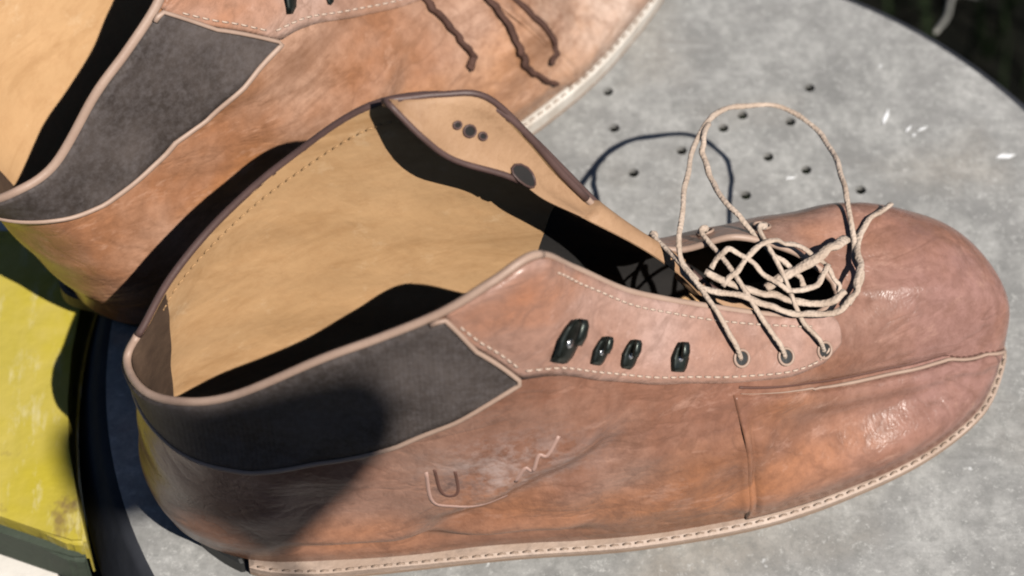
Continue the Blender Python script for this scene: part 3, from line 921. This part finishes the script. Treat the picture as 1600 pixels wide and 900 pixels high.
# grass stalk over the dark ground at the upper right, and dark grass down there
o = tube('grass_stalk', crom([(.30, .57, -.46), (.226, .358, -.22), (.206, .29, -.16), (.186, .228, -.10)], 8), [.0013] * 24 + [.0008], M['stalk'], None, seg=6)
tag(o, 'thin pale stalk standing in the dark ground at the upper right', 'stalk')
random.seed(11)
V, F = [], []
for k in range(900):
    x, y = random.uniform(.1, 1.0), random.uniform(.1, 1.1)
    h, a = random.uniform(.05, .14), random.uniform(0, 6.28)
    w = random.uniform(.002, .004)
    lx, ly = random.uniform(-.05, .05), random.uniform(-.05, .05)
    b = len(V)
    dx, dy = w * math.cos(a), w * math.sin(a)
    V += [(x - dx, y - dy, -.47), (x + dx, y + dy, -.47), (x + lx * .4 + dx * .7, y + ly * .4 + dy * .7, -.46 + h * .6), (x + lx * .4 - dx * .7, y + ly * .4 - dy * .7, -.46 + h * .6), (x + lx, y + ly, -.46 + h)]
    F += [(b, b + 1, b + 2, b + 3), (b + 3, b + 2, b + 4)]
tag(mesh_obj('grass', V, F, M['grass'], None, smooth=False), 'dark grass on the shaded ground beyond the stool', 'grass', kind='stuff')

# made-up shrub out of view, added so one leaf shades the front boot's heel
t = NT('leaf')
M['leaf'] = t.done(t.mix(t.noise(40), (0.05, 0.10, 0.03), (0.08, 0.14, 0.04)), 0.5)
t = NT('bark')
M['bark'] = t.done(t.mix(t.noise(60), (0.10, 0.07, 0.05), (0.16, 0.12, 0.08)), 0.8)
E1 = Vector((-math.sin(SUN_AZ), math.cos(SUN_AZ), 0))
E2 = sdir.cross(E1)
shrub = bpy.data.objects.new('added_shrub', None)
COL.objects.link(shrub)
shrub.location = (.52, -.88, -.46)
tag(shrub, 'unseen broad leaved shrub added so its leaf shades the heel of the front boot', 'shrub')
base = Vector(shrub.location)
def leaf(outline, dist):
    """outline in the plane facing the sun (cm), at dist along the sun's direction"""
    o2 = crom(outline, 6, True)
    c = o2.mean(0)
    V, F = [], []
    n = len(o2)
    for lay in (0, -.0006):
        for fr in (1, .6, .25):
            for q in o2:
                d = q - c
                p = c + d * fr
                V.append(E1 * p[0] * CM + E2 * p[1] * CM + sdir * (dist + .012 * (1 - fr * fr) + lay) - base)
        V.append(E1 * c[0] * CM + E2 * c[1] * CM + sdir * (dist + .012 + lay) - base)
    m = 3 * n + 1
    for lay in (0, 1):
        b = lay * m
        for r in range(2):
            for i in range(n):
                j = (i + 1) % n
                F.append((b + r * n + i, b + r * n + j, b + (r + 1) * n + j, b + (r + 1) * n + i))
        for i in range(n):
            F.append((b + 2 * n + i, b + 2 * n + (i + 1) % n, b + 3 * n))
    for i in range(n):
        j = (i + 1) % n
        F.append((i, j, m + j, m + i))
    return mesh_obj('leaf', V, F, M['leaf'], shrub)
SHADE_OUTLINE = [(-14.3, 5.5), (-13.4, 5.4), (-12.8, 4.8), (-11.3, 4.25), (-10.0, 3.8), (-8.8, 3.2), (-8.2, 1.85), (-8.7, .6), (-9.6, -.1), (-10.8, -.7), (-12.3, -1.15), (-13.2, .3), (-14.0, 1.7), (-14.8, 2.0), (-15.4, 3.1), (-15.1, 4.6)]  # outline shaped to cast the wanted shadow on the heel
LD = 1.22
leaf(SHADE_OUTLINE, LD)
def pt(a, b, d):
    return E1 * a * CM + E2 * b * CM + sdir * d
stem_top = pt(-9, -22, 1.15)
tube('stem', crom([(0, 0, 0), (-.03, .02, .25), tuple(stem_top - base - Vector((0, 0, .0)))], 8), .009, M['bark'], shrub)
tube('stalk', crom([tuple(stem_top - base), tuple(pt(-11.0, -10, 1.20) - base), tuple(pt(-12.0, .5, LD) - base)], 8), .0022, M['bark'], shrub)
random.seed(21)
V, F = [], []
for k in range(2600):  # leaves added behind the camera to block sky light
    c = Vector((random.uniform(-.70, .02), random.uniform(-1.0, -.62), random.uniform(-.4, .72)))
    if random.random() < .15:
        c.x = random.uniform(0, .3)
        c.z = random.uniform(-.4, .2)
    a = Vector((random.gauss(0, 1), random.gauss(0, 1), random.gauss(0, 1))).normalized()
    b = a.cross(Vector((random.gauss(0, 1), random.gauss(0, 1), random.gauss(0, 1)))).normalized()
    ln, wd = random.uniform(.035, .055), random.uniform(.016, .026)
    q = len(V)
    V += [c - a * ln - base, c - b * wd - base, c + a * ln - base, c + b * wd + a.cross(b) * .006 - base]
    F += [(q, q + 1, q + 2), (q, q + 2, q + 3)]
tag(mesh_obj('sky_blocker', V, F, M['leaf'], shrub, smooth=False), kind='stuff')
for (a, b, d) in ((4, -30, 1.1), (-20, -30, 1.15), (-6, -38, 1.05)):
    leaf([(a + x * .8, b + y * .8) for x, y in ((-5, 0), (-3, 2), (0, 2.6), (3, 1.8), (5, 0), (3, -1.8), (0, -2.6), (-3, -2))], d)
    tube('stalk', [tuple(stem_top - base), tuple((stem_top + pt(a, b, d)) / 2 - base + Vector((0, 0, .01))), tuple(pt(a, b, d) - base)], .002, M['bark'], shrub)
